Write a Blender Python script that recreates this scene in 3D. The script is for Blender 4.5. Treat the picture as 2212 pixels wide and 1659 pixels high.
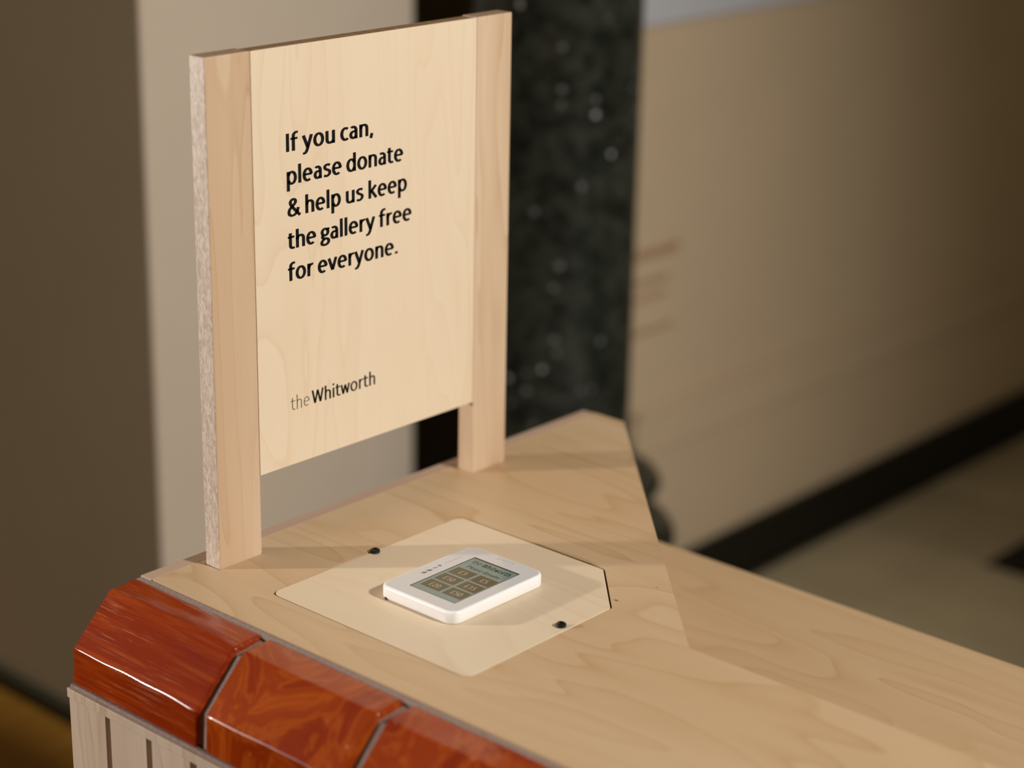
import bpy, bmesh, math, random
from mathutils import Vector, Matrix, noise

for o in list(bpy.data.objects): bpy.data.objects.remove(o)
scene = bpy.context.scene
COL = scene.collection
TABLE = 0.85                     # height of the desk top above the floor; z below is relative to it

# ------------------------------------------------------------------ camera
R = Vector((0.6660, -0.7457, 0.0170)); U = Vector((0.2295, 0.2266, 0.9465)); F = Vector((0.7097, 0.6265, -0.3221))
cd = bpy.data.cameras.new('camera'); cam = bpy.data.objects.new('camera', cd); COL.objects.link(cam)
cd.sensor_width = 36; cd.lens = 4360.43 * 36 / 2212; cd.clip_start = 0.05
cd.dof.use_dof = True; cd.dof.focus_distance = 1.87; cd.dof.aperture_fstop = 2.2; cd.dof.aperture_blades = 0
m = Matrix((R, U, -F)).transposed().to_4x4(); m.translation = Vector((-1.1207, -1.3498, 0.7787 + TABLE))
cam.matrix_world = m
scene.camera = cam

# ------------------------------------------------------------------ light
w = bpy.data.worlds.new('world'); scene.world = w; w.use_nodes = True
w.node_tree.nodes['Background'].inputs[0].default_value = (1.0, 0.83, 0.53, 1)
w.node_tree.nodes['Background'].inputs[1].default_value = 0.125
scene.view_settings.view_transform = 'Standard'; scene.view_settings.look = 'None'
scene.view_settings.gamma = 1; scene.view_settings.use_curve_mapping = False
scene.view_settings.exposure = 0.0

def spot(name, loc, target, watt, half, blend, radius, color):
    d = bpy.data.lights.new(name, 'SPOT'); o = bpy.data.objects.new(name, d); COL.objects.link(o)
    d.energy = watt; d.spot_size = math.radians(2 * half); d.spot_blend = blend; d.shadow_soft_size = radius; d.color = color
    o.location = Vector(loc) + Vector((0, 0, TABLE))
    o.rotation_euler = (Vector(target) - Vector(loc)).to_track_quat('-Z', 'Y').to_euler()
    return o
# gallery spotlight in front of the desk, high on the right
spot('gallery_spotlight', (0.60, -3.0, 2.0), (0.20, 0.1, 0.10), 455, 35, 1.0, 0.16, (1.0, 0.955, 0.89))
# low lamp behind on the left, it rakes across the desk top
spot('side_spotlight', (-2.05, 2.02, 0.68), (0.05, -0.08, -0.02), 355, 15, 0.6, 0.045, (1.0, 0.93, 0.86))

# ------------------------------------------------------------------ material helpers
class NT:
    def __init__(s, name):
        s.mat = bpy.data.materials.new(name); s.mat.use_nodes = True
        s.t = s.mat.node_tree; s.bsdf = s.t.nodes['Principled BSDF']
        s.tc = None
    def n(s, kind, **kw):
        nd = s.t.nodes.new(kind)
        for k, v in kw.items(): setattr(nd, k, v)
        return nd
    def l(s, a, b): s.t.links.new(a, b)
    def obj(s):
        if s.tc is None: s.tc = s.n('ShaderNodeTexCoord')
        return s.tc.outputs['Object']
    def mapping(s, scale=(1, 1, 1), loc=(0, 0, 0), rot=(0, 0, 0), src=None):
        m = s.n('ShaderNodeMapping'); s.l(src or s.obj(), m.inputs[0])
        m.inputs['Location'].default_value = loc; m.inputs['Rotation'].default_value = rot; m.inputs['Scale'].default_value = scale
        return m.outputs[0]
    def noise(s, vec, scale, detail=2, rough=0.5, dist=0.0):
        nd = s.n('ShaderNodeTexNoise'); s.l(vec, nd.inputs['Vector'])
        nd.inputs['Scale'].default_value = scale; nd.inputs['Detail'].default_value = detail
        nd.inputs['Roughness'].default_value = rough; nd.inputs['Distortion'].default_value = dist
        return nd.outputs['Fac']
    def math(s, op, a, b=None, clamp=False):
        nd = s.n('ShaderNodeMath', operation=op, use_clamp=clamp)
        for i, v in enumerate((a, b)):
            if v is None: continue
            if isinstance(v, (int, float)): nd.inputs[i].default_value = v
            else: s.l(v, nd.inputs[i])
        return nd.outputs[0]
    def ramp(s, fac, stops, interp='LINEAR'):
        nd = s.n('ShaderNodeValToRGB'); s.l(fac, nd.inputs[0]); e = nd.color_ramp; e.interpolation = interp
        while len(e.elements) < len(stops): e.elements.new(0.5)
        for el, (p, c) in zip(e.elements, stops):
            el.position = p; el.color = (c, c, c, 1) if isinstance(c, (int, float)) else (*c, 1)
        return nd.outputs[0]
    def mix(s, fac, a, b, blend='MIX'):
        nd = s.n('ShaderNodeMix', data_type='RGBA', blend_type=blend)
        for sock, v in ((nd.inputs[0], fac), (nd.inputs[6], a), (nd.inputs[7], b)):
            if isinstance(v, (int, float)): sock.default_value = v
            elif isinstance(v, tuple): sock.default_value = (*v, 1)
            else: s.l(v, sock)
        return nd.outputs[2]
    def color(s, c):
        if isinstance(c, tuple): s.bsdf.inputs['Base Color'].default_value = (*c, 1)
        else: s.l(c, s.bsdf.inputs['Base Color'])
    def set(s, **kw):
        for k, v in kw.items(): s.bsdf.inputs[k].default_value = v
    def bump(s, h, strength, dist=0.001):
        b = s.n('ShaderNodeBump'); b.inputs['Strength'].default_value = strength; b.inputs['Distance'].default_value = dist
        s.l(h, b.inputs['Height']); s.l(b.outputs[0], s.bsdf.inputs['Normal'])

def srgb(r, g, b):
    f = lambda v: (v / 255 / 12.92) if v / 255 < 0.04045 else ((v / 255 + 0.055) / 1.055) ** 2.4
    return (f(r), f(g), f(b))

def wood(name, light, mid, dark, grain='Z', seed=0.0, figure=9.0, lines=11.0, line_amt=0.35, tone_amt=0.5, fibre_amt=0.18, rough=0.5, stretch=0.16, spec=0.3, knots=(), tilt=0.0):
    """birch / beech: cathedral figure from contour lines of a stretched noise, plus fibres and soft tone changes"""
    t = NT(name)
    ax = 'XYZ'.index(grain)
    sc = [1, 1, 1]; sc[ax] = stretch
    fs = [1, 1, 1]; fs[ax] = 0.025
    rot = (0, 0, tilt)
    v = t.mapping(tuple(sc), (seed, seed * 0.7, seed * 1.3), rot)
    base = t.noise(v, figure, 2.0, 0.45, 0.35)
    rings = t.math('FRACT', t.math('MULTIPLY', base, lines))
    line = t.ramp(rings, [(0.0, 0.0), (0.55, 0.10), (0.86, 0.45), (0.95, 1.0), (1.0, 0.0)])
    msk = t.ramp(t.noise(t.mapping(tuple(sc), (seed + 5, 1, 2)), figure * 0.7, 1), [(0.35, 0.15), (0.65, 1.0)])
    line = t.math('MULTIPLY', line, msk)
    vf = t.mapping(tuple(fs), (seed * 2, 3, seed), rot)
    fib = t.ramp(t.noise(vf, 420, 3, 0.6), [(0.35, 0.0), (0.7, 1.0)])
    tone = t.ramp(t.noise(t.mapping(tuple(sc), (seed + 11, 4, 7), rot), figure * 0.55, 3, 0.5), [(0.3, 0.0), (0.7, 1.0)])
    c = t.mix(t.math('MULTIPLY', tone, tone_amt), light, mid)
    c = t.mix(t.math('MULTIPLY', rings, 0.35 * tone_amt), c, mid)
    c = t.mix(t.math('MULTIPLY', line, line_amt), c, dark)
    c = t.mix(t.math('MULTIPLY', fib, fibre_amt), c, mid)
    for kx, ky, kr in knots:                     # pin knots: small dark specks with an orange halo
        dv = t.n('ShaderNodeVectorMath', operation='DISTANCE'); t.l(t.mapping((1, 0.6, 0), (0, 0, 0)), dv.inputs[0]); dv.inputs[1].default_value = (kx, ky * 0.6, 0)
        kd = t.math('DIVIDE', dv.outputs['Value'], kr)
        c = t.mix(t.ramp(kd, [(0.0, 0.6), (1.0, 0.0)]), c, tuple(x * 0.7 for x in dark))
        c = t.mix(t.ramp(t.math('MULTIPLY', kd, 2.2), [(0.3, 0.9), (0.9, 0.0)]), c, (0.05, 0.025, 0.01))
    t.color(c); t.set(Roughness=rough); t.bsdf.inputs['Specular IOR Level'].default_value = spec
    t.bump(fib, 0.12, 0.0004)
    return t.mat

def plain(name, col, rough=0.6, spec=0.4, var=0.0, vscale=30.0, bump=0.0, **kw):
    t = NT(name)
    if var:
        nz = t.noise(t.mapping(), vscale, 4, 0.6)
        t.color(t.mix(t.ramp(nz, [(0.3, 0.0), (0.7, 1.0)]), tuple(c * (1 - var) for c in col), tuple(min(1, c * (1 + var)) for c in col)))
        if bump: t.bump(nz, bump, 0.001)
    else: t.color(col)
    t.set(Roughness=rough, **kw); t.bsdf.inputs['Specular IOR Level'].default_value = spec
    return t.mat

BIRCH_L, BIRCH_M, BIRCH_D = (0.82, 0.700, 0.545), (0.785, 0.635, 0.465), (0.63, 0.45, 0.28)
M = {}
M['board'] = wood('birch_veneer_board', BIRCH_L, BIRCH_M, BIRCH_D, 'Z', 1.7, figure=11, lines=15, line_amt=0.34, tone_amt=1.0, fibre_amt=0.4, stretch=0.13)
M['post'] = wood('beech_post', (0.70, 0.545, 0.390), (0.58, 0.405, 0.260), (0.45, 0.275, 0.145), 'Z', 4.2, figure=26, lines=6, line_amt=0.7, tone_amt=1.0, fibre_amt=0.35, stretch=0.10)
M['table'] = wood('birch_table_top', (0.585, 0.428, 0.272), (0.52, 0.352, 0.200), (0.40, 0.222, 0.088), 'Y', 2.6, figure=10, lines=11, line_amt=0.5, tone_amt=1.0, fibre_amt=0.5, stretch=0.18, knots=((0.0047, 0.2887, 0.0032), (0.0528, 0.2796, 0.0014), (-0.0788, 0.5263, 0.0022)), rough=0.42)
M['shelf'] = wood('birch_lower_shelf', (0.61, 0.44, 0.270), (0.54, 0.365, 0.205), (0.42, 0.235, 0.095), 'Y', 7.9, figure=10, lines=11, line_amt=0.45, tone_amt=1.0, fibre_amt=0.5, stretch=0.18, rough=0.42)
M['hatch'] = wood('pale_birch_hatch', (0.71, 0.585, 0.435), (0.67, 0.53, 0.375), (0.53, 0.36, 0.21), 'Y', 9.3, figure=9, lines=8, line_amt=0.3, tone_amt=0.5, fibre_amt=0.15, stretch=0.25, rough=0.45)
M['slat'] = wood('greyed_beech_slat', (0.51, 0.405, 0.32), (0.43, 0.325, 0.245), (0.27, 0.17, 0.10), 'Z', 3.3, figure=20, lines=6, line_amt=0.45, tone_amt=0.7, fibre_amt=0.35, stretch=0.1, rough=0.6)
M['edge_ply'] = wood('plywood_edge', (0.50, 0.365, 0.275), (0.42, 0.28, 0.20), (0.22, 0.13, 0.08), 'X', 5.1, figure=30, lines=6, line_amt=0.4, tone_amt=0.8, fibre_amt=0.4, stretch=0.05, rough=0.65)
M['end_grain'] = plain('beech_end_grain', (0.36, 0.235, 0.15), 0.7, 0.2, 0.15, 200)
M['ply_pale'] = plain('ply_core_pale', (0.40, 0.28, 0.17), 0.7, 0.2, 0.2, 120)
M['ply_dark'] = plain('ply_core_dark', (0.20, 0.12, 0.06), 0.7, 0.2, 0.2, 120)
M['backing'] = wood('brown_backing_board', (0.30, 0.20, 0.12), (0.22, 0.14, 0.08), (0.08, 0.04, 0.02), 'Z', 1.1, figure=20, lines=5, line_amt=0.5, stretch=0.1, rough=0.7)

# sawn beech edge: shiny medullary flecks
t = NT('beech_flecked_edge')
v = t.mapping((1, 1, 0.33)); fl = t.noise(v, 330, 3, 0.65, 1.2)
c = t.mix(t.ramp(fl, [(0.42, 0.0), (0.60, 1.0)]), (0.50, 0.39, 0.31), (0.70, 0.605, 0.525))
t.color(c); t.set(Roughness=0.38); t.bsdf.inputs['Specular IOR Level'].default_value = 0.5; t.bump(fl, 0.12, 0.0005); M['fleck'] = t.mat

# glazes
def glaze(name, deep, mid, bright, streak, seed):
    t = NT(name)
    if streak:                                   # rippled, streaky glaze with pale scuffs
        rot = (0, 0, 0.10)
        v = t.mapping((1, 0.05, 1), (seed, 0, 0), rot); g = t.noise(v, 150, 4, 0.6, 0.5)
        big = t.noise(t.mapping((1, 0.4, 1), (seed, 2, 1)), 18, 2)
        c = t.mix(t.ramp(big, [(0.35, 0.0), (0.68, 1.0)]), deep, mid)
        c = t.mix(t.ramp(g, [(0.48, 0.0), (0.66, 0.6)]), c, bright)
        sc = t.noise(t.mapping((1, 0.035, 1), (seed + 3, 0, 0), rot), 430, 4, 0.75)
        zone = t.ramp(t.noise(t.mapping((1, 0.6, 1), (0.15, seed, 0.4)), 20, 2), [(0.38, 0.15), (0.60, 1.0)])
        scm = t.math('MULTIPLY', t.ramp(sc, [(0.56, 0.0), (0.70, 1.0)]), zone)
        c = t.mix(t.math('MULTIPLY', scm, 0.42), c, (0.62, 0.33, 0.22))
        t.bump(g, 0.10, 0.0006)
    else:                                        # marbled, swirling glaze
        v = t.mapping((1, 1, 1), (seed, seed, 0)); n1 = t.noise(v, 11, 3.5, 0.55, 1.6)
        sw = t.math('PINGPONG', t.math('MULTIPLY', n1, 6.0), 0.5)
        c = t.mix(t.ramp(n1, [(0.35, 0.0), (0.70, 1.0)]), deep, mid)
        c = t.mix(t.ramp(sw, [(0.0, 0.42), (0.28, 0.0)]), c, bright)
        vo = t.n('ShaderNodeTexVoronoi'); t.l(t.mapping(), vo.inputs['Vector']); vo.inputs['Scale'].default_value = 62
        pick = t.math('GREATER_THAN', vo.outputs['Color'], 0.68)
        sp = t.math('MULTIPLY', t.ramp(vo.outputs['Distance'], [(0.0, 1.0), (0.07, 0.8), (0.12, 0.0)]), pick)
        c = t.mix(t.math('MULTIPLY', sp, 0.5), c, (0.72, 0.33, 0.20))
        t.bump(t.noise(t.mapping(), 45, 2), 0.08, 0.0012)
    t.color(c); t.set(Roughness=0.2); t.bsdf.inputs['Specular IOR Level'].default_value = 0.38
    t.bsdf.inputs['Coat Weight'].default_value = 0.25; t.bsdf.inputs['Coat Roughness'].default_value = 0.1
    return t.mat
M['glaze0'] = glaze('russet_streaked_glaze', (0.185, 0.013, 0.0006), (0.25, 0.025, 0.0012), (0.34, 0.054, 0.004), True, 1.3)
M['glaze1'] = glaze('orange_marbled_glaze', (0.20, 0.016, 0.0006), (0.30, 0.040, 0.0018), (0.44, 0.095, 0.006), False, 2.9)
M['glaze2'] = glaze('amber_marbled_glaze', (0.20, 0.015, 0.0007), (0.31, 0.040, 0.003), (0.45, 0.095, 0.009), False, 6.1)

t = NT('grout')
g = t.noise(t.mapping(), 500, 4, 0.7)
t.color(t.mix(t.ramp(g, [(0.3, 0.0), (0.7, 1.0)]), (0.17, 0.115, 0.10), (0.36, 0.265, 0.235))); t.set(Roughness=0.9); t.bump(g, 0.6, 0.001); M['grout'] = t.mat

M['white'] = plain('white_plastic', (0.90, 0.90, 0.91), 0.35, 0.5)
M['bezel'] = plain('white_glass_bezel', (0.60, 0.59, 0.605), 0.14, 0.5)
M['lcd'] = plain('display_background', (0.19, 0.255, 0.235), 0.10, 0.5)
M['lcd_button'] = plain('display_button', (0.088, 0.070, 0.036), 0.10, 0.5)
M['lcd_text'] = plain('display_dark_text', (0.022, 0.040, 0.035), 0.2, 0.4)
M['lcd_pale'] = plain('display_pale_text', (0.42, 0.39, 0.30), 0.2, 0.4)
M['lcd_rim'] = plain('display_rim', (0.045, 0.042, 0.036), 0.3, 0.4)
M['mark'] = plain('grey_print', (0.20, 0.19, 0.18), 0.5, 0.3)
M['faint'] = plain('faint_grey_print', (0.48, 0.47, 0.48), 0.4, 0.3)
M['ink'] = plain('black_lettering', (0.004, 0.004, 0.004), 0.55, 0.25)
M['ink_grey'] = plain('brown_grey_lettering', (0.085, 0.066, 0.046), 0.55, 0.25)
M['black'] = plain('black_oxide_steel', (0.008, 0.008, 0.009), 0.25, 0.5)
M['dark_gap'] = plain('dark_underlayer', (0.03, 0.018, 0.010), 0.8, 0.1)

M['wall'] = plain('beige_wall_paint', (0.60, 0.51, 0.41), 0.85, 0.2, 0.02, 6)
M['wall_tan'] = plain('tan_wall_paint', (0.57, 0.445, 0.305), 0.85, 0.2, 0.02, 6)
M['wall_dark'] = plain('dark_brown_paint', (0.17, 0.145, 0.085), 0.9, 0.1)
M['frieze'] = plain('pale_lilac_grey_paint', (0.53, 0.54, 0.59), 0.8, 0.2)
M['skirting'] = plain('black_skirting_paint', (0.006, 0.0055, 0.004), 0.5, 0.25)
M['skirting_grey'] = plain('dark_grey_skirting', (0.07, 0.066, 0.045), 0.7, 0.2)
M['wall_text'] = plain('reddish_brown_lettering', (0.42, 0.265, 0.165), 0.8, 0.2)
M['subfloor'] = plain('floor_bed', (0.10, 0.075, 0.05), 0.9, 0.1)
M['stone'] = plain('grey_brown_stone', (0.48, 0.395, 0.255), 0.45, 0.35, 0.10, 5)
M['stone_b'] = plain('grey_brown_stone_dark', (0.41, 0.335, 0.215), 0.45, 0.35, 0.10, 5)
M['stone_black'] = plain('black_stone', (0.008, 0.007, 0.006), 0.45, 0.3)
M['oak'] = wood('golden_oak_floor', (0.36, 0.180, 0.028), (0.29, 0.135, 0.018), (0.16, 0.07, 0.010), 'X', 1.9, figure=8, lines=7, line_amt=0.4, rough=0.5, stretch=0.1)

t = NT('polished_dark_granite')
n1 = t.noise(t.mapping(), 34, 5, 0.7)
c = t.mix(t.ramp(n1, [(0.40, 0.0), (0.64, 1.0)]), (0.005, 0.0065, 0.005), (0.040, 0.045, 0.035))
vo = t.n('ShaderNodeTexVoronoi'); t.l(t.mapping(), vo.inputs['Vector']); vo.inputs['Scale'].default_value = 34
pick = t.math('GREATER_THAN', vo.outputs['Color'], 0.62)
sp = t.math('MULTIPLY', t.ramp(vo.outputs['Distance'], [(0.0, 1.0), (0.14, 1.0), (0.24, 0.0)]), pick)
c = t.mix(t.math('MULTIPLY', sp, 0.75), c, (0.20, 0.205, 0.205))
vo2 = t.n('ShaderNodeTexVoronoi'); t.l(t.mapping((1, 1, 1), (3, 1, 2)), vo2.inputs['Vector']); vo2.inputs['Scale'].default_value = 17
sp2 = t.math('MULTIPLY', t.ramp(vo2.outputs['Distance'], [(0.0, 1.0), (0.06, 1.0), (0.10, 0.0)]), t.math('GREATER_THAN', vo2.outputs['Color'], 0.36))
c = t.mix(sp2, c, (0.42, 0.43, 0.43))
t.color(c); t.set(Roughness=0.3); t.bsdf.inputs['Specular IOR Level'].default_value = 0.3; M['granite'] = t.mat

# ------------------------------------------------------------------ object helpers
def link(name, data): o = bpy.data.objects.new(name, data); COL.objects.link(o); return o
def thing(name, loc, label, cat, group=None):
    o = link(name, None); o.empty_display_size = 0.05
    o.location = (loc[0], loc[1], loc[2] + TABLE); o['label'] = label; o['category'] = cat
    if group: o['group'] = group
    o['origin'] = list(loc)
    return o
def root_origin(o):
    while o is not None:
        if 'origin' in o: return Vector(o['origin'])
        o = o.parent
    return Vector((0, 0, -TABLE))
def add(name, bm, mat, parent=None, smooth=False, kind=None):
    org = root_origin(parent) if parent else Vector((0, 0, -TABLE))
    bmesh.ops.translate(bm, verts=bm.verts, vec=-org)
    bmesh.ops.recalc_face_normals(bm, faces=bm.faces)
    me = bpy.data.meshes.new(name); bm.to_mesh(me); bm.free()
    for mm in (mat if isinstance(mat, list) else [mat]): me.materials.append(mm)
    o = link(name, me); o.parent = parent
    if smooth:
        for p in me.polygons: p.use_smooth = True
        if hasattr(me, 'set_sharp_from_angle'): me.set_sharp_from_angle(angle=math.radians(35))
    if kind: o['kind'] = kind
    return o
def struct(name, bm, mat, smooth=False): return add(name, bm, mat, None, smooth, 'structure')

def box(x0, x1, y0, y1, z0, z1, bev=0.0, seg=2, bm=None):
    own = bm is None
    b = bmesh.new()
    bmesh.ops.create_cube(b, size=1.0)
    for v in b.verts: v.co = Vector(((x0 + x1) / 2 + v.co.x * (x1 - x0), (y0 + y1) / 2 + v.co.y * (y1 - y0), (z0 + z1) / 2 + v.co.z * (z1 - z0)))
    if bev: bmesh.ops.bevel(b, geom=b.edges[:], offset=bev, segments=seg, affect='EDGES', profile=0.5)
    if own: return b
    me = bpy.data.meshes.new('tmp'); b.to_mesh(me); b.free(); bm.from_mesh(me); bpy.data.meshes.remove(me); return bm

def round_poly(pts, rad, seg=5):
    """polygon with rounded corners; rad is one number or one per corner"""
    out = []; n = len(pts)
    for i in range(n):
        r = rad[i] if isinstance(rad, (list, tuple)) else rad
        p0, p1, p2 = Vector(pts[i - 1]), Vector(pts[i]), Vector(pts[(i + 1) % n])
        if r <= 0: out.append(p1.copy()); continue
        a, b = (p0 - p1), (p2 - p1); la, lb = a.length, b.length; a.normalize(); b.normalize()
        ang = a.angle(b); d = min(r / math.tan(ang / 2), la * 0.48, lb * 0.48); r = d * math.tan(ang / 2)
        c = p1 + (a + b).normalized() * (r / math.sin(ang / 2))
        s, e = p1 + a * d - c, p1 + b * d - c
        tot = s.angle(e); sign = 1 if s.x * e.y - s.y * e.x > 0 else -1
        for k in range(seg + 1):
            th = sign * tot * k / seg; ct, st = math.cos(th), math.sin(th)
            out.append(c + Vector((s.x * ct - s.y * st, s.x * st + s.y * ct)))
    return out
def inset(pts, d):
    """move a closed ccw polyline inwards by d"""
    n = len(pts); out = []
    for i in range(n):
        a, b, c = pts[i - 1], pts[i], pts[(i + 1) % n]
        e1 = (b - a); e2 = (c - b)
        n1 = Vector((-e1.y, e1.x)); n2 = Vector((-e2.y, e2.x))
        if n1.length < 1e-9: n1 = n2
        if n2.length < 1e-9: n2 = n1
        n1.normalize(); n2.normalize(); nn = (n1 + n2); nn.normalize(); k = max(0.5, nn.dot(n1))
        out.append(b + nn * (d / k))
    return out
def slab(pts, z0, z1, bev=0.0, holes=()):
    """flat slab from a ccw polygon, optional bevelled upper edge and holes"""
    b = bmesh.new()
    P = [Vector(p) for p in pts]
    if bev and not holes:
        rings = [(inset(P, 0), z0), (inset(P, 0), z1 - bev), (inset(P, bev * 0.3), z1 - bev * 0.3), (inset(P, bev), z1)]
    else: rings = [(P, z0), (P, z1)]
    loops = [[b.verts.new((p.x, p.y, z)) for p in ring] for ring, z in rings]
    for l0, l1 in zip(loops, loops[1:]):
        for i in range(len(l0)): b.faces.new((l0[i - 1], l0[i], l1[i], l1[i - 1]))
    if not holes:
        b.faces.new(loops[-1]); b.faces.new(list(reversed(loops[0])))
        return b
    edges = [[], []]
    for lv, k in ((loops[0], 0), (loops[-1], 1)):
        for i in range(len(lv)): edges[k].append(b.edges.get((lv[i - 1], lv[i])))
    for h in holes:
        H = [Vector(p) for p in h]
        lo = [b.verts.new((p.x, p.y, z0)) for p in H]; up = [b.verts.new((p.x, p.y, z1)) for p in H]
        for i in range(len(H)): b.faces.new((lo[i], lo[i - 1], up[i - 1], up[i]))
        for i in range(len(H)):
            edges[0].append(b.edges.get((lo[i - 1], lo[i]))); edges[1].append(b.edges.get((up[i - 1], up[i])))
    for k in (0, 1): bmesh.ops.triangle_fill(b, use_beauty=True, use_dissolve=False, edges=edges[k])
    return b
def lathe(cx, cy, prof, seg=64):
    b = bmesh.new(); rings = []
    for r, z in prof: rings.append([b.verts.new((cx + r * math.cos(2 * math.pi * k / seg), cy + r * math.sin(2 * math.pi * k / seg), z)) for k in range(seg)])
    for a, c in zip(rings, rings[1:]):
        for k in range(seg): b.faces.new((a[k - 1], a[k], c[k], c[k - 1]))
    b.faces.new(rings[-1]); b.faces.new(list(reversed(rings[0])))
    return b

# ------------------------------------------------------------------ lettering: a humanist sans drawn stroke by stroke
def arc(cx, cy, rx, ry, a0, a1, n=18): return [(cx + rx * math.cos(math.radians(a0 + (a1 - a0) * k / n)), cy + ry * math.sin(math.radians(a0 + (a1 - a0) * k / n))) for k in range(n + 1)]
def spl(pts, n=6):
    out = []; P = [pts[0]] + list(pts) + [pts[-1]]
    for i in range(1, len(P) - 2):
        a, b, c, d = P[i - 1:i + 3]
        for k in range(n):
            t = k / n
            out.append(tuple(0.5 * (2 * b[j] + (c[j] - a[j]) * t + (2 * a[j] - 5 * b[j] + 4 * c[j] - d[j]) * t * t + (3 * b[j] - a[j] - 3 * c[j] + d[j]) * t ** 3) for j in (0, 1)))
    return out + [tuple(pts[-1])]
ARCH = [(0.068, 0.46)] + arc(0.225, 0.50, 0.157, 0.178, 165, 0, 14) + [(0.382, 0.0)]
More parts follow.
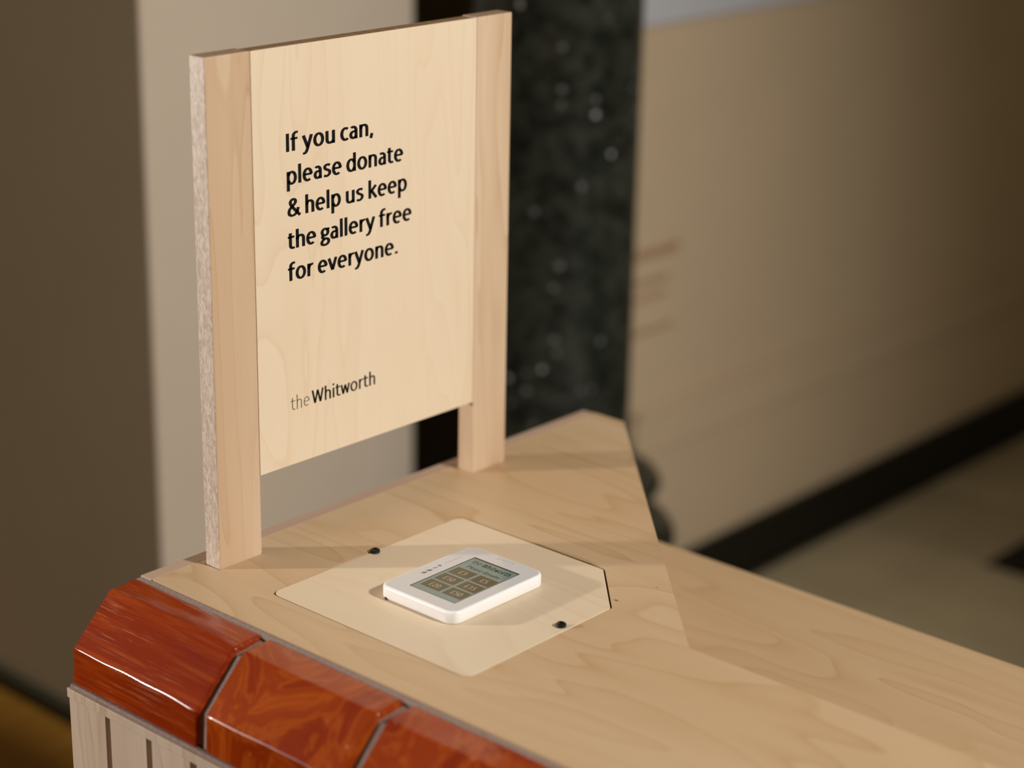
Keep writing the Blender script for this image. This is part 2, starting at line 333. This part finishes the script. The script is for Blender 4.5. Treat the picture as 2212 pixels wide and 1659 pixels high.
GLYPH = {   # strokes, ink width, left and right side bearing
 'I': ([[(0.065, 0), (0.065, 1)]], 0.13, 0.06, 0.06),
 'f': ([[(0.14, 0), (0.14, 0.80)] + arc(0.31, 0.82, 0.17, 0.19, 178, 95, 10) + [(0.37, 1.0)], [(0, 0.675), (0.345, 0.675)]], 0.37, 0.02, 0.0),
 'y': ([[(0.055, 0.73), (0.265, 0.04)], spl([(0.455, 0.73), (0.30, 0.16), (0.245, -0.04), (0.19, -0.18), (0.12, -0.255), (0.02, -0.265)])], 0.51, 0.01, 0.01),
 'o': ([arc(0.26, 0.365, 0.197, 0.325, 0, 360, 36)], 0.52, 0.035, 0.035),
 'u': ([[(0.065, 0.73), (0.065, 0.24)] + arc(0.215, 0.23, 0.15, 0.18, 180, 285, 10) + [(0.33, 0.10), (0.385, 0.17)], [(0.392, 0.73), (0.392, 0)]], 0.455, 0.06, 0.06),
 'c': ([arc(0.255, 0.365, 0.19, 0.325, 52, 308, 26)], 0.40, 0.035, 0.025),
 'a': ([arc(0.19, 0.48, 0.147, 0.20, 132, 0, 12) + [(0.337, 0.0)], [(0.337, 0.425), (0.235, 0.42)] + arc(0.205, 0.235, 0.142, 0.185, 95, 265, 14) + [(0.27, 0.075), (0.337, 0.16)]], 0.40, 0.04, 0.06),
 'n': ([[(0.065, 0), (0.065, 0.73)], ARCH], 0.447, 0.06, 0.055),
 ',': ([[(0.085, 0.13), (0.03, -0.15)]], 0.13, 0.06, 0.04),
 '.': ([[(0.065, 0), (0.065, 0.14)]], 0.13, 0.06, 0.04),
 'p': ([[(0.065, -0.36), (0.065, 0.73)], arc(0.245, 0.365, 0.185, 0.325, 155, -155, 26)], 0.495, 0.06, 0.035),
 'd': ([[(0.43, 0), (0.43, 1.06)], arc(0.25, 0.365, 0.185, 0.325, 25, 335, 26)], 0.495, 0.035, 0.06),
 'l': ([[(0.065, 0), (0.065, 1.06)]], 0.13, 0.06, 0.06),
 'e': ([[(0.075, 0.385), (0.435, 0.385)] + arc(0.25, 0.365, 0.187, 0.325, 4, 308, 28)], 0.50, 0.035, 0.03),
 's': ([spl([(0.355, 0.635), (0.27, 0.685), (0.17, 0.675), (0.09, 0.61), (0.085, 0.52), (0.15, 0.435), (0.26, 0.375), (0.335, 0.295), (0.34, 0.19), (0.28, 0.10), (0.18, 0.05), (0.04, 0.09)])], 0.41, 0.03, 0.03),
 't': ([[(0.13, 0.90), (0.13, 0.21)] + arc(0.265, 0.20, 0.135, 0.155, 180, 275, 8) + [(0.345, 0.07)], [(0, 0.675), (0.335, 0.675)]], 0.35, 0.015, 0.015),
 '&': ([spl([(0.64, 0.0), (0.38, 0.34), (0.19, 0.62), (0.14, 0.79), (0.20, 0.92), (0.31, 0.955), (0.40, 0.88), (0.395, 0.74), (0.28, 0.60), (0.13, 0.45), (0.065, 0.28), (0.10, 0.12), (0.23, 0.045), (0.37, 0.085), (0.49, 0.23), (0.545, 0.46)])], 0.66, 0.03, 0.01),
 'h': ([[(0.065, 0), (0.065, 1.06)], ARCH], 0.447, 0.06, 0.055),
 'k': ([[(0.065, 0), (0.065, 1.06)], [(0.405, 0.73), (0.115, 0.37)], [(0.165, 0.43), (0.43, 0)]], 0.48, 0.06, 0.0),
 'g': ([arc(0.225, 0.50, 0.155, 0.19, 0, 360, 28), [(0.30, 0.655), (0.465, 0.665)], spl([(0.13, 0.345), (0.085, 0.255), (0.13, 0.165), (0.27, 0.125), (0.39, 0.06), (0.415, -0.07), (0.345, -0.19), (0.215, -0.235), (0.09, -0.195), (0.045, -0.09), (0.095, 0.02), (0.20, 0.12)])], 0.465, 0.025, 0.01),
 'r': ([[(0.065, 0), (0.065, 0.73)], [(0.068, 0.44)] + arc(0.27, 0.47, 0.20, 0.205, 175, 80, 10)], 0.32, 0.06, 0.0),
 'v': ([[(0.05, 0.73), (0.24, 0.03)], [(0.24, 0.03), (0.43, 0.73)]], 0.48, 0.01, 0.01),
 'W': ([[(0.05, 1), (0.22, 0.03)], [(0.22, 0.03), (0.41, 0.95)], [(0.41, 0.95), (0.60, 0.03)], [(0.60, 0.03), (0.77, 1)]], 0.82, 0.015, 0.02),
 'i': ([[(0.065, 0), (0.065, 0.73)], [(0.065, 0.90), (0.065, 1.04)]], 0.13, 0.06, 0.06),
 'w': ([[(0.05, 0.73), (0.18, 0.03)], [(0.18, 0.03), (0.325, 0.68)], [(0.325, 0.68), (0.47, 0.03)], [(0.47, 0.03), (0.60, 0.73)]], 0.65, 0.01, 0.01),
 'P': ([[(0.065, 0), (0.065, 1)], [(0.065, 0.95)] + arc(0.245, 0.72, 0.19, 0.23, 90, -90, 16) + [(0.065, 0.49)]], 0.50, 0.06, 0.02),
 '£': ([[(0.03, 0.05), (0.50, 0.05)], [(0.03, 0.46), (0.38, 0.46)], spl([(0.06, 0.05), (0.16, 0.14), (0.185, 0.32), (0.165, 0.55), (0.175, 0.78), (0.25, 0.92), (0.37, 0.955), (0.47, 0.89)])], 0.52, 0.03, 0.03),
 '0': ([arc(0.26, 0.5, 0.195, 0.45, 0, 360, 32)], 0.52, 0.03, 0.03),
 '1': ([[(0.08, 0.80), (0.26, 0.97)], [(0.26, 1.0), (0.26, 0.0)]], 0.40, 0.05, 0.06),
 '2': ([spl([(0.06, 0.86), (0.16, 0.945), (0.28, 0.945), (0.385, 0.85), (0.385, 0.68), (0.27, 0.42), (0.08, 0.06)]), [(0.05, 0.05), (0.46, 0.05)]], 0.48, 0.03, 0.03),
 '3': ([spl([(0.06, 0.90), (0.20, 0.95), (0.34, 0.90), (0.385, 0.76), (0.31, 0.60), (0.16, 0.535)]), spl([(0.16, 0.535), (0.34, 0.48), (0.42, 0.30), (0.35, 0.11), (0.20, 0.05), (0.04, 0.09)])], 0.46, 0.03, 0.03),
 '5': ([[(0.40, 0.95), (0.12, 0.95)], [(0.12, 0.98), (0.105, 0.52)], spl([(0.10, 0.545), (0.25, 0.585), (0.38, 0.49), (0.42, 0.31), (0.36, 0.13), (0.22, 0.05), (0.05, 0.09)])], 0.46, 0.03, 0.03)}
def text_bm(body, origin, ux, uy, cap, width=None, weight=1.0, depth=0.0002):
    """lettering as thin raised geometry; origin = left end of the baseline, cap = capital height, width fits the line"""
    b = bmesh.new(); pen = 0.0; first = True; end = 0.0; strokes = []
    for ch in body:
        if ch == ' ': pen += 0.20; continue
        st, wd, lsb, rsb = GLYPH[ch]
        if not first: pen += lsb
        first = False
        for s_ in st: strokes.append(([(pen + p[0], p[1]) for p in s_], abs(s_[0][0] - s_[-1][0]) < 1e-6 and abs(s_[0][1] - s_[-1][1]) < 1e-6 and len(s_) > 4))
        end = pen + wd; pen += wd + rsb
    sc = width / end if width else cap
    ux, uy, o = Vector(ux), Vector(uy), Vector(origin); nn = ux.cross(uy)
    for pts, closed in strokes:
        n = len(pts); L = []
        for i in range(n):
            if closed: a, c = pts[(i - 1) % (n - 1)], pts[(i + 1) % (n - 1)]
            else: a, c = pts[max(0, i - 1)], pts[min(n - 1, i + 1)]
            d = Vector((c[0] - a[0], c[1] - a[1])); d.normalize()
            hw = weight * (0.050 + 0.016 * abs(d.y)); k = Vector((-d.y, d.x)) * hw; p = Vector(pts[i])
            quad = []
            for q in (p + k, p - k):
                base = o + ux * (q.x * sc) + uy * (q.y * cap)
                quad += [b.verts.new(base), b.verts.new(base + nn * depth)]
            L.append(quad)
        for q0, q1 in zip(L, L[1:]):
            b.faces.new((q0[1], q0[3], q1[3], q1[1])); b.faces.new((q0[0], q0[1], q1[1], q1[0])); b.faces.new((q0[2], q1[2], q1[3], q0[3])); b.faces.new((q0[0], q1[0], q1[2], q0[2]))
        if not closed:
            for q in (L[0], L[-1]): b.faces.new((q[0], q[2], q[3], q[1]))
    return b

# ------------------------------------------------------------------ the room
FL = -0.85
floor = struct('floor', box(-3.2, 6.0, -3.2, 4.2, FL - 0.10, FL - 0.012), M['subfloor'])
rnd = random.Random(4)
# stone paving on the right, each slab a piece of its own
sx = sy = 0.30; gx = 2.30
def paving(x0, x1, y0, y1, mat, nm='stone_tile'):
    return add(nm, box(x0 + 0.002, x1 - 0.002, y0 + 0.002, y1 - 0.002, FL - 0.012, FL + rnd.uniform(-0.0006, 0.0006), 0.0015, 1), mat, floor)
for i in range(-5, 6):
    for j in range(-9, 2):
        x0 = gx + i * sx; y0 = 0.10 + j * sy
        x1 = x0 + sx; y1 = min(y0 + sy, 0.705)
        if y1 - y0 < 0.02: continue
        blk = (i >= 0 and i < 2 and j == 0)
        paving(x0, x1, y0, y1, M['stone_black'] if blk else (M['stone'], M['stone_b'])[(i * 7 + j * 3) % 3 == 0])
# oak boards on the left, a dark threshold between the two floors
for k in range(46):
    y0 = -2.51 + k * 0.13
    add('floor_board', box(-2.8, 0.640, y0 + 0.001, y0 + 0.129, FL - 0.012, FL - 0.0002, 0.0015, 1), M['oak'], floor)
add('threshold', box(0.6605, 0.798, -2.6, 0.705, FL - 0.012, FL, 0.002, 1), M['stone_b'], floor)

wl = slab(round_poly([(0.66, 0.932), (1.222, 0.932), (1.222, 3.4), (0.66, 3.4)], [0.006, 0.02, 0, 0], 6), FL - 0.012, 2.15)
struct('wall_left', wl, M['wall'], True)
struct('wall_right', box(1.478, 5.6, 0.73, 0.93, FL - 0.012, 2.15), M['wall_tan'])
struct('wall_rear', box(1.222, 3.2, 2.2, 2.35, FL - 0.012, 2.15), M['wall_dark'])
struct('baseboard_left', box(0.642, 0.6595, 0.95, 3.4, FL, FL + 0.028, 0.003), M['skirting_grey'])
struct('baseboard_right', box(1.60, 5.6, 0.708, 0.7295, FL, FL + 0.108, 0.004), M['skirting'])
# dado rail: two mouldings with a shallow cove between them
dado = box(1.56, 5.6, 0.712, 0.7295, -0.437, -0.424, 0.004); box(1.56, 5.6, 0.720, 0.7295, -0.500, -0.437, 0.002, 2, dado); box(1.56, 5.6, 0.715, 0.7295, -0.512, -0.500, 0.004, 2, dado)
struct('trim_1', dado, M['wall_tan'])
struct('trim_2', box(1.50, 5.6, 0.722, 0.7295, 0.262, 0.95, 0.003), M['frieze'])

# four short lines of small lettering on the right wall, too blurred in the photograph to read
wt = thing('wall_lettering', (1.60, 0.73, -0.30), 'four short lines of small reddish brown lettering on the tan wall beside the granite column', 'lettering')
for z, xa, xb, h in ((-0.145, 1.548, 1.672, 0.020), (-0.192, 1.548, 1.650, 0.011), (-0.220, 1.548, 1.645, 0.011), (-0.283, 1.548, 1.660, 0.011)):
    b = bmesh.new(); x = xa
    while x < xb:
        wdt = rnd.uniform(0.008, 0.022); box(x, min(x + wdt, xb), 0.7280, 0.7296, z, z + h * rnd.uniform(0.8, 1.0), 0, 1, b); x += wdt + rnd.uniform(0.003, 0.005)
    add('text_line', b, M['wall_text'], wt)

# polished granite column with a moulded base
CX, CY, CR = 1.318, 0.722, 0.137
col = thing('granite_column', (CX, CY, FL), 'round polished black green granite column with moulded base between the pale pier and tan wall', 'column')
add('shaft', lathe(CX, CY, [(CR + 0.012, -0.433), (CR + 0.010, -0.423), (CR, -0.408), (CR, 0.3), (CR - 0.002, 2.10)], 96), M['granite'], col, True)
def torus_prof(r, zc, h, out, n=8): return [(r + out * math.cos(a), zc + h * math.sin(a)) for a in [(-math.pi / 2) + math.pi * k / n for k in range(n + 1)]]
add('upper_torus', lathe(CX, CY, torus_prof(CR + 0.030, -0.476, 0.015, 0.028), 96), M['granite'], col, True)
add('upper_fillet', lathe(CX, CY, [(CR + 0.026, -0.461), (CR + 0.018, -0.448), (CR + 0.012, -0.433)], 96), M['granite'], col, True)
add('scotia', lathe(CX, CY, [(CR + 0.040, -0.548), (CR + 0.012, -0.536), (CR + 0.004, -0.515), (CR + 0.010, -0.500), (CR + 0.026, -0.491)], 96), M['granite'], col, True)
add('lower_torus', lathe(CX, CY, torus_prof(CR + 0.058, -0.572, 0.024, 0.028), 96), M['granite'], col, True)
add('pedestal', lathe(CX, CY, [(CR + 0.066, FL), (CR + 0.066, -0.61), (CR + 0.062, -0.594)], 96), M['granite'], col, True)

# ------------------------------------------------------------------ the desk
YN = -1.30                                               # near end of the desk, outside the frame
desk = thing('donation_desk', (0.20, -0.60, FL), 'pale birch plywood desk edged with russet glazed tiles above vertical slats', 'desk')
hatch_pts = [(-0.003, -0.071), (-0.003, -0.319), (0.1895, -0.319), (0.2524, -0.2590), (0.2524, -0.071)]
hp = round_poly(hatch_pts, [0.011, 0.012, 0.006, 0.006, 0.011], 6)
post_holes = [[(-0.0016, -0.0004), (0.0526, -0.0004), (0.0526, 0.0209), (-0.0016, 0.0209)],
              [(0.3465, -0.0004), (0.3988, -0.0004), (0.3988, 0.0209), (0.3465, 0.0209)]]
top_pts = [(-0.0575, YN), (0.1727, YN), (0.1727, -0.4188), (0.5848, -0.0145), (0.5848, 0.0283), (-0.0575, 0.0283)]
top = add('top_panel', slab(round_poly(top_pts, [0, 0, 0.004, 0.004, 0, 0], 4), -0.018, 0.0, 0, [hp] + post_holes), [M['table'], M['edge_ply']], desk)
for p in top.data.polygons:
    if abs(p.normal.z) < 0.5: p.material_index = 0
gap_pts = inset([Vector(p) for p in hp], 0.0017)
hat = add('hatch', slab(gap_pts, -0.017, -0.0002, 0.0006), M['hatch'], desk)
for (sx_, sy_) in ((0.1291, -0.0752), (0.1285, -0.3100)):
    prof = [(0.0046, 0.0), (0.0050, 0.0010), (0.0046, 0.0026), (0.0034, 0.0036), (0.0021, 0.0039), (0.0019, 0.0018), (0.0004, 0.0017)]
    add('button_screw', lathe(sx_, sy_, prof, 28), M['black'], hat, True)
add('recess_bed', slab(inset([Vector(p) for p in hp], -0.004), -0.0243, -0.0182), M['dark_gap'], desk)
# raised box below the top panel, closed on the shelf side
up = [(-0.0560, YN + 0.002), (0.1705, YN + 0.002), (0.1705, -0.4195), (0.5825, -0.0155), (0.5825, 0.0280), (-0.0560, 0.0280)]
add('raised_carcass', slab(up, -0.1299, -0.0245), M['shelf'], desk)
add('back_panel', box(-0.0590, 0.5850, 0.0290, 0.0450, FL, -0.0005, 0.0010, 1), M['edge_ply'], desk)
add('lower_shelf', box(-0.056, 0.5850, YN, 0.0285, -0.148, -0.130, 0.0012, 2), M['shelf'], desk)
add('lower_carcass', box(-0.1285, 0.5700, YN + 0.01, 0.0285, FL + 0.03, -0.1485), M['backing'], desk)
add('side_panel', box(0.5705, 0.5840, YN, 0.0285, FL, -0.1485, 0.001, 1), M['shelf'], desk)
# tile bed and joints
add('grout_bed', box(-0.1360, -0.0602, YN, 0.0440, -0.1480, -0.0832), M['grout'], desk)
grout_prof = [(-0.0578, -0.0042), (-0.0950, -0.0088), (-0.1342, -0.0500), (-0.1362, -0.0830), (-0.0578, -0.0830)]
gb = bmesh.new()
def loft_prof(b, prof, ys):
    rings = [[b.verts.new((p[0], y, p[1])) for p in pr] for pr, y in zip(prof, ys)]
    n = len(rings[0])
    for a, c in zip(rings, rings[1:]):
        for i in range(n): b.faces.new((a[i - 1], a[i], c[i], c[i - 1]))
    b.faces.new(rings[0]); b.faces.new(list(reversed(rings[-1])))
loft_prof(gb, [grout_prof, grout_prof], [YN, 0.0425])
add('grout', gb, M['grout'], desk)
add('top_seam', box(-0.0660, -0.0577, YN, 0.0430, -0.010, -0.0014, 0.0008, 1), M['grout'], desk)
tile_poly = [(-0.0635, -0.0005), (-0.0950, -0.0020), (-0.1390, -0.0470), (-0.1412, -0.0825), (-0.0635, -0.0825)]   # ccw seen along +y? fixed by recalc
def dense(pts, step=0.004):
    out = []
    for i in range(len(pts)):
        a, b = pts[i], pts[(i + 1) % len(pts)]; n = max(1, int((b - a).length / step))
        for k in range(n): out.append(a + (b - a) * (k / n))
    return out
def make_tile(y0, y1, seed, mat):
    base = dense(round_poly(tile_poly, [0.004, 0.0045, 0.0022, 0.003, 0.001], 5))
    area = sum(base[i - 1].x * base[i].y - base[i].x * base[i - 1].y for i in range(len(base)))
    if area < 0: base = list(reversed(base))
    L = y1 - y0; f = 0.0042
    st = [(0.0, f * 0.95), (f * 0.12, f * 0.5), (f * 0.35, f * 0.22), (f * 0.65, f * 0.06), (f, 0.0)]
    n = 26
    ys = [(y0 + a, d) for a, d in st] + [(y0 + f + (L - 2 * f) * k / n, 0.0) for k in range(1, n)] + [(y1 - a, d) for a, d in reversed(st)]
    profs = []
    for y, d in ys:
        pr = inset(base, d) if d else base
        q = []
        for p in pr:
            lim = 1.0 if p.x < -0.075 else 0.3
            w1 = noise.noise(Vector((p.x * 22 + seed, y * 20, p.y * 22))) * 0.0016 + noise.noise(Vector((p.x * 70 + seed, y * 8, p.y * 70))) * 0.0005
            if p.y < -0.06: w1 *= 0.3
            q.append((p.x + w1 * 0.6 * lim, p.y + w1 * lim))
        profs.append(q)
    b = bmesh.new(); loft_prof(b, profs, [y for y, d in ys])
    return add('glazed_tile', b, mat, desk, True)
edges = [(-0.1315, 0.0450, 'glaze0'), (-0.3065, -0.1405, 'glaze1'), (-0.4850, -0.3165, 'glaze2')]
y = -0.495
k = 0
while y - 0.168 > YN:
    edges.append((y - 0.168, y, ('glaze0', 'glaze1', 'glaze2')[k % 3])); y -= 0.178; k += 1
for i, (a, b_, mm) in enumerate(edges): make_tile(a, b_, 3.1 + i * 7.7, M[mm])
# batten below the tiles, then slats with open joints over a brown backing
add('batten', box(-0.1462, -0.1290, YN, 0.0468, -0.0945, -0.0850, 0.0008, 2), M['slat'], desk)
add('batten_grout', box(-0.1436, -0.1380, YN, 0.0450, -0.0850, -0.0815, 0.001, 1), M['grout'], desk)
ya = 0.0468; k = 0
while ya - 0.053 > YN:
    wd = (0.0540, 0.0525, 0.0535)[k % 3]
    sl = add('slat', box(-0.1442, -0.1300, ya - wd, ya, FL + 0.02, -0.0947, 0.0007, 1), M['slat'], desk)
    ya -= wd + (0.0057, 0.0063, 0.0078)[k % 3]; k += 1

# ------------------------------------------------------------------ the sign
sign = thing('donation_sign', (0.199, 0.010, -0.0235), 'birch plywood donation sign on two pale posts slotted into the desk', 'sign')
def post(x0, x1, flip):
    b = box(x0, x1, 0.0, 0.0205, -0.0235, 0.4805, 0.0011, 2)
    o = add('post', b, [M['post'], M['post'] if flip else M['fleck'], M['end_grain']], sign)
    for p in o.data.polygons:
        if abs(p.normal.x) > 0.9: p.material_index = 1
        elif p.normal.z > 0.8: p.material_index = 2
    return o
post(0.0, 0.0521, 0); pr = post(0.3470, 0.3984, 1)
bd = add('board', box(0.0525, 0.3466, 0.0000, 0.0020, 0.0795, 0.4800, 0.0003, 1), M['board'], sign)
for k in range(7):
    y0 = 0.0021 + k * 0.0023
    add('ply', box(0.0525, 0.3466, y0, y0 + 0.00225, 0.0797 + (k % 2) * 0.0003, 0.4797 - (k % 2) * 0.0007), M['ply_pale'] if k % 2 else M['ply_dark'], bd)
lines = [('If you can,', 0.0927, 0.2025, 0.3838), ('please donate', 0.0928, 0.2432, 0.3530), ('& help us keep', 0.0930, 0.2483, 0.3228), ('the gallery free', 0.0925, 0.2548, 0.2922), ('for everyone.', 0.0920, 0.2354, 0.2618)]
for s, xa, xb, z in lines:
    add('lettering', text_bm(s, (xa, 0.0, z), (1, 0, 0), (0, 0, 1), 0.0168, xb - xa, 1.18), M['ink'], bd)
add('lettering', text_bm('the', (0.0922, 0.0, 0.1343), (1, 0, 0), (0, 0, 1), 0.0137, 0.0245, 0.42), M['ink_grey'], bd)
add('lettering', text_bm('Whitworth', (0.1193, 0.0, 0.1343), (1, 0, 0), (0, 0, 1), 0.0137, 0.0848, 0.88), M['ink'], bd)

# ------------------------------------------------------------------ the card reader
DX0, DX1, DY0, DY1, DH = 0.0610, 0.1865, -0.2425, -0.1480, 0.0122
rd = thing('card_reader', ((DX0 + DX1) / 2, (DY0 + DY1) / 2, 0.0), 'white contactless card reader lying on the pale hatch, screen showing donation amounts', 'card reader')
fp = round_poly([(DX0, DY0), (DX1, DY0), (DX1, DY1), (DX0, DY1)], 0.0115, 8)
b = bmesh.new()
prof = [(0.0012, 0.0), (0.0004, 0.0006), (0.0, 0.0016), (0.0, DH - 0.0022), (0.0003, DH - 0.0012), (0.0010, DH - 0.0004), (0.0019, DH)]
rings = [[b.verts.new((p.x, p.y, z)) for p in inset(fp, d)] for d, z in prof]
for a, c in zip(rings, rings[1:]):
    for i in range(len(a)): b.faces.new((a[i - 1], a[i], c[i], c[i - 1]))
b.faces.new(rings[-1]); b.faces.new(list(reversed(rings[0])))
body = add('body', b, M['white'], rd, True)
add('foot', box(DX0 - 0.0004, DX0 + 0.006, DY1 - 0.0120, DY1 - 0.0085, 0.0, 0.0020, 0.0004, 1), M['black'], rd)
glass = add('front_glass', slab(inset(fp, 0.0024), DH - 0.0004, DH + 0.0002, 0.0001), M['bezel'], rd)
SX_TOP, SX_BOT, SY_L, SY_R = 0.1655, 0.0790, -0.1718, -0.2270         # display: top towards +x, read from the tiled side
zs = DH + 0.0002
def SU(u): return SY_L + (SY_R - SY_L) * u
def SV(v): return SX_TOP + (SX_BOT - SX_TOP) * v
def flat(u0, u1, v0, v1, z, h): return box(min(SV(v0), SV(v1)), max(SV(v0), SV(v1)), min(SU(u0), SU(u1)), max(SU(u0), SU(u1)), z, z + h)
disp = add('display', flat(-0.012, 1.012, -0.008, 1.008, zs, 0.00005), M['lcd_rim'], rd)
add('display_background', flat(0.012, 1.0, 0.018, 1.0, zs + 0.00005, 0.00005), M['lcd'], disp)
z2 = zs + 0.0001
for r_, (va, vb) in enumerate(((0.305, 0.482), (0.515, 0.694), (0.727, 0.908))):
    for c_, (ua, ub) in enumerate(((0.075, 0.51), (0.57, 0.985))):
        bt = add('amount_button', flat(ua, ub, va, vb, z2, 0.00005), M['lcd_button'], disp)
        s = (('£3', '£5'), ('£10', '£15'), ('£20', '£50'))[r_][c_]
        wd = 0.0085 if len(s) == 2 else 0.0125
        uc = (SU(ua) + SU(ub)) / 2; vc = (SV(va) + SV(vb)) / 2
        bm_ = text_bm(s, (vc - 0.0036, uc + wd / 2, z2 + 0.00006), (0, -1, 0), (1, 0, 0), 0.0072, wd, 0.8, 0.00005)
        add('amount_text', bm_, M['lcd_pale'], disp)
add('header_text', text_bm('the', (SV(0.135), SU(0.10), z2), (0, -1, 0), (1, 0, 0), 0.0072, 0.0105, 0.7, 0.00005), M['lcd_text'], disp)
add('header_text', text_bm('Whitworth', (SV(0.135), SU(0.32), z2), (0, -1, 0), (1, 0, 0), 0.0072, 0.0345, 0.98, 0.00005), M['lcd_text'], disp)
add('header_text', text_bm('Please donate', (SV(0.255), SU(0.165), z2), (0, -1, 0), (1, 0, 0), 0.0052, 0.0395, 0.9, 0.00005), M['lcd_text'], disp)
add('brand_text', text_bm('payter', (SV(-0.145), SU(0.31), zs), (0, -1, 0), (1, 0, 0), 0.0042, 0.0205, 0.8, 0.00004), M['faint'], rd)
# status marks printed down the left bezel: three signal wedges, a diamond, four faint marks further up
def mark(v, kind, mat):
    x, y_ = SV(v), SU(-0.20); b = bmesh.new()
    if kind == 'wedge': pts = [(-0.0030, 0.0022), (0.0022, -0.0004), (0.0016, -0.0022), (-0.0030, -0.0022)]
    elif kind == 'tick': pts = [(-0.0026, 0.0010), (0.0018, -0.0006), (0.0018, -0.0020), (-0.0026, -0.0004)]
    else: pts = [(-0.0018, 0.0), (0.0, 0.0022), (0.0018, 0.0), (0.0, -0.0022)]
    lo = [b.verts.new((x + p, y_ + q, zs)) for p, q in pts]; up_ = [b.verts.new((x + p, y_ + q, zs + 0.0001)) for p, q in pts]
    b.faces.new(up_); b.faces.new(list(reversed(lo)))
    for i in range(len(pts)): b.faces.new((lo[i - 1], lo[i], up_[i], up_[i - 1]))
    add('status_mark', b, mat, rd)
for v, kd in ((0.655, 'wedge'), (0.575, 'wedge'), (0.49, 'tick'), (0.42, 'diamond')): mark(v, kd, M['mark'])
for v in (0.31, 0.24, 0.17, 0.10): mark(v, 'tick', M['faint'])
